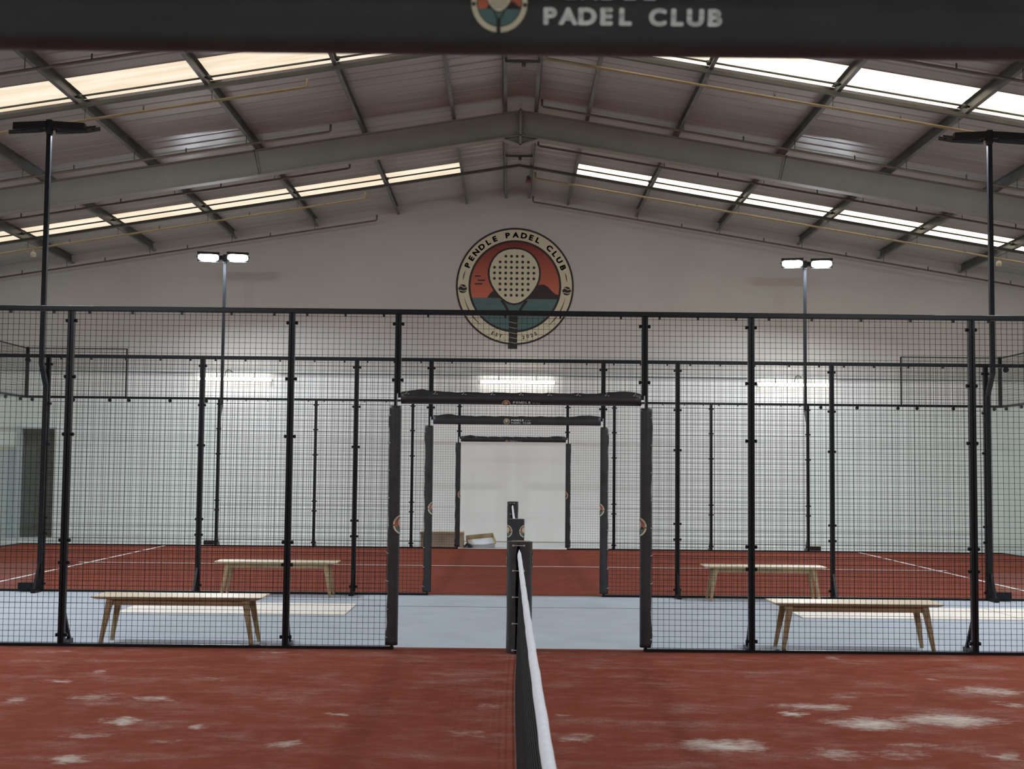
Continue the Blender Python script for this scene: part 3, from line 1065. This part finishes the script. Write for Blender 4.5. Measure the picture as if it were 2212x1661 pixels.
    for row, (y, n) in enumerate(zip((443, 512, 578, 645, 712, 778, 846, 913), (4, 6, 8, 8, 8, 6, 6, 4))):
        for i in range(n):
            P.disc(*U(cxr - 2 + (i - (n - 1) / 2) * 67.5, y), 0.0245, INK, 8, 14 if detail else 6)
    if detail:
        for y in (1242, 1305, 1368, 1425, 1482):
            P.stroke([U(782, y - 8), U(815, y - 3), U(850, y + 6), U(880, y + 5)], 0.010, (0.40, 0.36, 0.30), 9)
    return parts
def map_print(P, scale, fn, layer_step, cut=None):
    """map a Print2D through fn(x, y, lift) to world space; cut=(axis, step) subdivides along an axis"""
    mb = MB()
    for V, Fc, col, layer in P.items:
        bm = bmesh.new()
        vs = [bm.verts.new((x * scale, y * scale, 0)) for x, y in V]
        for f in Fc:
            try:
                bm.faces.new([vs[i] for i in f])
            except ValueError:
                pass
        if cut:
            ax, st = cut
            lo = min(v.co[ax] for v in bm.verts); hi = max(v.co[ax] for v in bm.verts)
            k = math.ceil(lo / st)
            no = Vector((1, 0, 0)) if ax == 0 else Vector((0, 1, 0))
            while k * st < hi:
                bmesh.ops.bisect_plane(bm, geom=list(bm.verts) + list(bm.edges) + list(bm.faces), plane_co=no * (k * st), plane_no=no)
                k += 1
        bmesh.ops.triangulate(bm, faces=list(bm.faces))
        bm.verts.index_update()
        b = len(mb.v)
        for v in bm.verts:
            mb.v.append(Vector(fn(v.co.x, v.co.y, layer * layer_step)))
        for f in bm.faces:
            q = [b + v.index for v in f.verts]
            # outward orientation does not matter for a print
            mb.face(q, False, col)
        bm.free()
    return mb

# wall emblem
we = thing('wall_emblem', (0.01, YW, 5.84), 'large round club emblem with a padel racket painted on the far wall', 'emblem')
for nm, P in emblem(True).items():
    for Q in (split_letters(P) if nm == 'lettering' else [P]):
        map_print(Q, 1.353, lambda x, y, l: (0.01 + x, YW - 0.002 - l, 5.84 + y), 0.0012).build('letter' if nm == 'lettering' else nm, PRINT, we)

# ------------------------------------------------------------------ padding: lintels, posts, net posts
EMB_S = emblem(False)
def emblem_all():
    A = Print2D()
    for P in EMB_S.values():
        A.items += P.items
    return A
EMB1 = emblem_all()
def text_line(P, s, x0, y, h, pitch, col, layer, bold=0.055, wide=1.2):
    x = x0
    for ch in s:
        if ch != ' ':
            P.letter(ch, x, y, h, 0, col, layer, bold, wide)
        x += pitch * (0.75 if ch == ' ' else 1)
def lintel_pad(Y, phi0, label, seed, ties=True):
    """black vinyl sleeve along the entrance lintel; phi0 = turn (deg) of the print, 0 = print centre facing the camera"""
    rnd = random.Random(seed)
    r, zc, xl = 0.052, 2.257, 1.083
    t = thing('lintel_pad', (0, Y, zc), label, 'padding', 'padded sleeves on the entrance lintels')
    m_ = MB()
    n, ns = 22, 44
    ph = [rnd.uniform(0, 6.28) for _ in range(4)]
    for i in range(ns + 1):
        x = -xl + 2 * xl * i / ns
        k = i / ns
        edge = 0.022 * math.exp(-((k - 0.09) / 0.06) ** 2) + 0.024 * math.exp(-((k - 0.92) / 0.06) ** 2)
        wav = 0.003 * math.sin(9 * k * 6.28 + ph[0]) + 0.002 * math.sin(17 * k * 6.28 + ph[1])
        for j in range(n):
            a = 2 * math.pi * j / n
            dy, dz = -math.cos(a), math.sin(a)
            rr = r
            if dz > 0.8:
                rr += (dz - 0.8) / 0.2 * (edge + 0.008 + wav)
            elif dy < 0 and dz > -0.2:
                rr += 0.0012 * math.sin(31 * k + 5 * a + ph[2])
            m_.v.append(Vector((x, Y + rr * dy, zc + rr * dz)))
    for i in range(ns):
        for j in range(n):
            j2 = (j + 1) % n
            m_.face((i * n + j, (i + 1) * n + j, (i + 1) * n + j2, i * n + j2), True)
    m_.face(list(range(n))); m_.face([ns * n + j for j in range(n)][::-1])
    m_.build('sleeve', VINYL, t)
    if ties:
        for i in range(9):
            x = -1.03 + 2.06 * i / 8
            q = MB()
            q.tube([(x - 0.012, Y - 0.042, zc + 0.038), (x, Y - 0.03, zc + 0.052), (x + 0.003, Y - 0.018, zc + 0.068), (x + 0.002, Y - 0.004, zc + 0.072)], 0.0028, 5)
            q.lathe([(0.0085, -0.003), (0.0085, 0.003)], (x - 0.012, Y - 0.042, zc + 0.037), 8)
            q.lathe([(0.0085, -0.003), (0.0085, 0.003)], (x + 0.014, Y - 0.043, zc + 0.036), 8)
            q.build('lace_tie', TIE, t)
    def cyl(x, y, l):
        a = math.radians(phi0) - y / r
        rr = r + 0.0022 + l
        return (x, Y - rr * math.cos(a), zc - rr * math.sin(a))
    cx_ = -0.134
    map_print(EMB1, 0.0405, lambda x, y, l: cyl(cx_ + x, y, l), 0.00012, (1, 0.006)).build('emblem', PRINT, t)
    P = Print2D()
    text_line(P, 'PENDLE', -0.064, 0.0170, 0.0235, 0.0278, (0.88, 0.88, 0.88), 1)
    text_line(P, 'EST.', 0.107, 0.0125, 0.0085, 0.0085, (0.88, 0.88, 0.88), 1, 0.03, 1.1)
    text_line(P, '2025', 0.141, 0.0125, 0.0085, 0.0085, (0.88, 0.88, 0.88), 1, 0.03, 1.1)
    text_line(P, 'PADEL CLUB', -0.064, -0.0170, 0.0235, 0.02635, (0.88, 0.88, 0.88), 1)
    if Y == YN:
        for Q in split_letters(P):
            map_print(Q, 1.0, cyl, 0.0006, (1, 0.004)).build('letter', PRINT, t)
    else:      # only a few pixels high on the farther lintels
        map_print(P, 1.0, cyl, 0.0006, (1, 0.004)).build('lettering', PRINT, t, 'stuff')
    return t
lintel_pad(YN, -4, 'black padded lintel sleeve with club lettering across the top of the picture', 3, False)
lintel_pad(YA, 56, 'black padded lintel sleeve over the front entrance to the walkway', 5)
lintel_pad(YB, 12, 'black padded lintel sleeve over the middle entrance, whole lettering showing', 9, False)
lintel_pad(YC, 56, 'black padded lintel sleeve over the farthest entrance', 11)

def post_pad(Y, sx, label, seed, r=0.054):
    rnd = random.Random(seed)
    xc = sx * (1.079 + r)
    t = thing('post_pad', (xc, Y, 0.05), label, 'padding', 'padded sleeves on the entrance posts')
    m_ = MB()
    n, ns = 20, 60
    z0, z1 = 0.05, 2.185
    ph = [rnd.uniform(0, 6.28) for _ in range(4)]
    for i in range(ns + 1):
        k = i / ns
        z = z0 + (z1 - z0) * k
        bul = 0.010 * math.exp(-((k - 0.93) / 0.03) ** 2) + 0.009 * math.exp(-((k - 0.04) / 0.03) ** 2) + 0.004 * math.sin(5 * k * 6.28 + ph[0]) * math.sin(2.3 * k * 6.28 + ph[1])
        for j in range(n):
            a = 2 * math.pi * j / n
            dx, dy = sx * math.cos(a), math.sin(a)      # a=0 points outward, towards the mesh
            rr = r - 0.002
            if math.cos(a) > 0.3:
                rr += bul * (math.cos(a) - 0.3) / 0.7
                rr += 0.0016 * math.sin(40 * k + 3 * a + ph[2])
            m_.v.append(Vector((xc + rr * dx, Y + rr * dy, z)))
    for i in range(ns):
        for j in range(n):
            j2 = (j + 1) % n
            q = (i * n + j, i * n + j2, (i + 1) * n + j2, (i + 1) * n + j)
            m_.face(q if sx > 0 else q[::-1], True)
    m_.face(list(range(n)) if sx < 0 else list(range(n))[::-1])
    m_.face([ns * n + j for j in range(n)] if sx > 0 else [ns * n + j for j in range(n)][::-1])
    m_.build('sleeve', VINYL, t)
    for i in range(9):
        z = 0.12 + 1.98 * i / 8
        q = MB()
        a0 = Vector((xc + sx * 0.044, Y - 0.036, z)); a1 = Vector((xc + sx * 0.064, Y - 0.006, z + 0.006))
        q.tube([a0, (a0 + a1) / 2 + Vector((sx * 0.006, -0.004, 0.006)), a1], 0.003, 5)
        q.lathe([(0.009, -0.004), (0.009, 0.004)], tuple(a0), 8)
        q.build('lace_tie', TIE, t)
    # emblem facing the opening
    def cyl(x, y, l):
        a = (0 if sx < 0 else math.pi) + x / r
        rr = r + 0.0012 + l
        return (xc + rr * math.cos(a), Y + rr * math.sin(a), 1.12 + y)
    map_print(EMB1, 0.09, cyl, 0.00015, (0, 0.008)).build('emblem', PRINT, t)
    return t
nmL = {YA: 'front entrance', YB: 'middle entrance', YC: 'farthest entrance', YN: 'entrance beside the camera'}
for Y in (YA, YB, YC, YN):
    for sx in (-1, 1):
        post_pad(Y, sx, 'black padded sleeve with round emblem on the %s post of the %s' % ('left' if sx < 0 else 'right', nmL[Y]), int(Y * 10) + sx)

def net_post(Y, face, label):
    """round padded net post; face = -1/+1: side (Y) on which the net enters"""
    t = thing('net_post', (0, Y, 0.012), label, 'post', 'padded net posts')
    R_, zt = 0.112, 0.985
    MB().box(-0.035, 0.035, Y - 0.035, Y + 0.035, 0.012, 0.93).build('post_core', SEAM, t)
    m_ = MB()
    gap = math.radians(12)
    off = 0.10 * face
    n, ns = 40, 24
    for i in range(ns + 1):
        k = i / ns
        z = 0.02 + (zt - 0.02) * k
        g_ = gap * (1.0 if k < 0.9 else max(0.05, (1 - k) / 0.1))
        for j in range(n + 1):
            a = off + g_ + (2 * math.pi - 2 * g_) * j / n      # slit centred on a=off
            ed = min(j, n - j) / n
            rr = R_ + 0.006 * math.exp(-(ed / 0.06) ** 2) * math.sin(k * 13 + (j > n / 2)) + 0.0015 * math.sin(7 * a + 9 * k)
            m_.v.append(Vector((rr * math.sin(a), Y + face * rr * math.cos(a), z)))
    st = n + 1
    for i in range(ns):
        for j in range(n):
            q = (i * st + j, i * st + j + 1, (i + 1) * st + j + 1, (i + 1) * st + j)
            m_.face(q, True)
    m_.build('pad_sleeve', VINYL, t)
    MB().lathe([(R_ - 0.004, zt - 0.03), (R_ + 0.001, zt - 0.012), (R_ - 0.004, zt), (R_ - 0.012, zt + 0.003)], (0, Y, 0), 40).build('pad_cap', VINYL, t)
    def flat(x, y, l):
        return (x, Y + y, zt + 0.0045 + l)
    map_print(EMB1, 0.075, flat, 0.00015).build('cap_emblem', PRINT, t)
    for z in (0.955, 0.735, 0.505, 0.275, 0.045):
        q = MB()
        w_ = 0.048
        xo = 0.010 * face
        yy = Y + face * (R_ * math.cos(w_ / R_) + 0.006)
        q.tube([(xo - w_, yy, z), (xo - w_ * 0.4, yy + face * 0.008, z), (xo + w_ * 0.4, yy + face * 0.008, z), (xo + w_, yy, z)], 0.0035, 5)
        for e in (-1, 1):
            q.tube([(xo + e * w_, yy - 0.004, z), (xo + e * w_, yy + 0.004, z)], 0.0095, 8)
        q.build('lace_tie', TIE, t)
    for sx in (-1, 1):
        def cyl(x, y, l, sx=sx):
            a = math.atan2(-face * 0.45, sx * 0.89) + x / R_
            rr = R_ + 0.0025 + l
            return (rr * math.cos(a), Y + rr * math.sin(a), 0.83 + y)
        map_print(EMB1, 0.082, cyl, 0.00015, (0, 0.012)).build('emblem', PRINT, t)
    return t
net_post(11.66, -1, 'black padded net post with laced slit at the far end of the nearer net')
net_post(17.08, 1, 'black padded net post with emblems on its sides at the middle entrance')
net_post(26.82, -1, 'smallest black padded net post in front of the far wall')
net_post(1.99, 1, 'black padded net post below the picture at the camera end of the net')

def net(y0, y1, label):
    t = thing('court_net', (0, y0, 0.012), label, 'net')
    L_ = y1 - y0
    def top(y):
        k = (y - y0) / L_
        return 0.92 - 0.035 * math.sin(math.pi * k)
    def bulge(y):
        k = (y - y0) / L_
        return -0.012 - 0.045 * math.sin(math.pi * min(1, max(0, k))) - 0.006 * math.sin(9 * k)
    def xat(y, z):
        f = 1 - z / top(y)
        return bulge(y) * f ** 0.8 + 0.0
    # band: soft folded strip
    m_ = MB()
    ns, n = 80, 12
    for i in range(ns + 1):
        y = y0 + L_ * i / ns
        k = i / ns
        e = min(1, min(i, ns - i) / 4 + 0.25)
        for j in range(n):
            a = 2 * math.pi * j / n
            wob = 1 + 0.03 * math.sin(1.7 * i + j)
            m_.v.append(Vector((0.0175 * e * math.cos(a) * wob - 0.006 + 0.0008 * math.sin(i * 0.9), y, top(y) - 0.028 + 0.031 * math.sin(a))))
    for i in range(ns):
        for j in range(n):
            j2 = (j + 1) % n
            m_.face((i * n + j, i * n + j2, (i + 1) * n + j2, (i + 1) * n + j), True)
    m_.face(list(range(n))[::-1]); m_.face([ns * n + j for j in range(n)])
    m_.build('top_band', BAND, t)
    m_ = MB()
    nv = int(L_ / 0.042)
    zs = [0.03 + (0.84) * i / 20 for i in range(21)]
    for i in range(nv + 1):
        y = y0 + L_ * i / nv
        z1_ = top(y) - 0.04
        pts = [(xat(y, z), y, z) for z in (0.03, 0.2, 0.45, z1_)]
        m_.tube(pts, 0.0021, 4, False, False)
    for q in range(20):
        pts = []
        for i in range(61):
            y = y0 + L_ * i / 60
            z = 0.03 + (top(y) - 0.07) * q / 20
            pts.append((xat(y, z), y, z))
        m_.tube(pts, 0.0022, 4, False, False)
    m_.build('net_mesh', NETM, t, 'stuff')
    pts = [(xat(y0 + L_ * i / 60, 0.025), y0 + L_ * i / 60, 0.028) for i in range(61)]
    MB().tube(pts, 0.005, 6).build('bottom_cord', NETM, t)
    return t
net(2.08, 11.60, 'black court net with white top band running away from the camera')
net(17.16, 26.74, 'black court net with white top band in the farther court, mostly hidden by posts')

# ------------------------------------------------------------------ benches
def bench():
    t = thing('bench', (0, 0, 0), '', 'bench', 'wooden benches on the walkway')
    hl, hw, zt = 0.768, 0.215, 0.44
    # top with a bevelled underside
    m_ = MB()
    lo = 0.05
    for z, ix, iy in ((zt - 0.030, lo, 0.035), (zt - 0.014, 0.004, 0.004), (zt - 0.004, 0.0, 0.0), (zt, 0.006, 0.006)):
        m_.v += [Vector((sx * (hl - ix), sy * (hw - iy), z)) for sx, sy in ((-1, -1), (1, -1), (1, 1), (-1, 1))]
    for i in range(3):
        for j in range(4):
            j2 = (j + 1) % 4
            m_.face((i * 4 + j, i * 4 + j2, i * 4 + 4 + j2, i * 4 + 4 + j))
    m_.face((3, 2, 1, 0)); m_.face((12, 13, 14, 15))
    m_.build('seat', WOODT, t)
    for sy in (-1, 1):
        y = sy * 0.135
        MB().box(-0.60, 0.60, y - 0.011, y + 0.011, zt - 0.085, zt - 0.030).build('apron', WOOD, t)
    for sx in (-1, 1):
        x = sx * 0.60
        MB().box(x - 0.011, x + 0.011, -0.124, 0.124, zt - 0.085, zt - 0.030).build('apron', WOOD, t)
        for sy in (-1, 1):
            q = MB()
            a = Vector((sx * 0.612, sy * 0.140, zt - 0.030)); b = Vector((sx * 0.682, sy * 0.178, 0.0))
            P = []
            for c, h in ((b, 0.0165), (a, 0.030)):
                P += [c + Vector((ex * h, ey * h, 0)) for ex, ey in ((-1, -1), (1, -1), (1, 1), (-1, 1))]
            bm = bmesh.new()
            vs = [bm.verts.new(p) for p in P]
            for f in ((3, 2, 1, 0), (4, 5, 6, 7), (0, 1, 5, 4), (1, 2, 6, 5), (2, 3, 7, 6), (3, 0, 4, 7)):
                bm.faces.new([vs[i] for i in f])
            bmesh.ops.bevel(bm, geom=[e for e in bm.edges if abs((e.verts[0].co - e.verts[1].co).z) > 0.1], offset=0.009, segments=2, affect='EDGES')
            q.addbm(bm)
            q.build('leg', WOOD, t)
    return t
b0 = bench()
BEN = [(-3.085, 12.075, 0.0, 'wooden bench right behind the front fence, left of the net'),
       (3.07, 12.085, 0.0, 'wooden bench right behind the front fence, right of the net'),
       (-3.0, 16.66, 0.0, 'wooden bench by the farther court fence, left of the net'),
       (3.13, 16.665, 0.0, 'wooden bench by the farther court fence, right of the net')]
for i, (x, y, rz, lb) in enumerate(BEN):
    o = b0 if i == 0 else copy_tree(b0)
    o.location = (x, y, 0.008)
    o.rotation_euler.z = rz
    o['label'] = lb

# ------------------------------------------------------------------ cartons behind the farthest entrance
t = thing('cardboard_box', (-1.47, 27.7, 0), 'closed brown cardboard box on the floor beside the farthest entrance post', 'box')
MB().box(-1.92, -1.02, 27.42, 27.95, 0.0, 0.315).build('carton', CARD, t)
for y0, y1 in ((27.41, 27.68), (27.69, 27.96)):
    MB().box(-1.925, -1.015, y0, y1, 0.316, 0.322).build('flap', CARDL, t)
MB().box(-1.93, -1.01, 27.405, 27.42, 0.285, 0.323).build('flap_fold', CARD, t)
t = thing('carton_tray', (-0.66, 27.75, 0), 'open shallow cardboard tray with white lining tilted on a flat packet', 'box')
MB().bevbox(-0.93, -0.36, 27.45, 27.95, 0.0, 0.075, 0.012).build('packet', mat('grey_packet', (0.40, 0.41, 0.44), 0.6), t)
c = Vector((-0.66, 27.70, 0.115))
ax = Vector((1, 0.10, 0.10)).normalized(); ay = Vector((-0.1, 1, 0.22)).normalized(); az = ax.cross(ay).normalized(); ay = az.cross(ax)
hx, hy = 0.29, 0.25
MB().obox(c, ax, ay, az, hx, hy, 0.004).build('tray_base', CARDL, t)
MB().obox(c + az * 0.006, ax, ay, az, hx - 0.03, hy - 0.02, 0.002).build('lining', PAPER, t)
for (dx, dy, wx, wy, h) in ((-hx, 0, 0.004, hy, 0.045), (hx, 0, 0.004, hy, 0.045), (0, hy, hx, 0.004, 0.05), (0, -hy, hx, 0.004, 0.006)):
    MB().obox(c + ax * dx + ay * dy + az * h, ax, ay, az, wx, wy, h).build('tray_side', CARDL, t)
t = thing('dark_strap', (-0.93, 27.42, 0), 'bundle of dark plastic wrap lying in front of the open carton', 'wrap')
q = MB()
q.tube([(-1.0, 27.40, 0.03), (-0.95, 27.38, 0.075), (-0.88, 27.39, 0.05), (-0.83, 27.38, 0.03)], 0.03, 8, rs=[0.012, 0.035, 0.04, 0.012])
q.build('wrap_roll', SEAM, t)
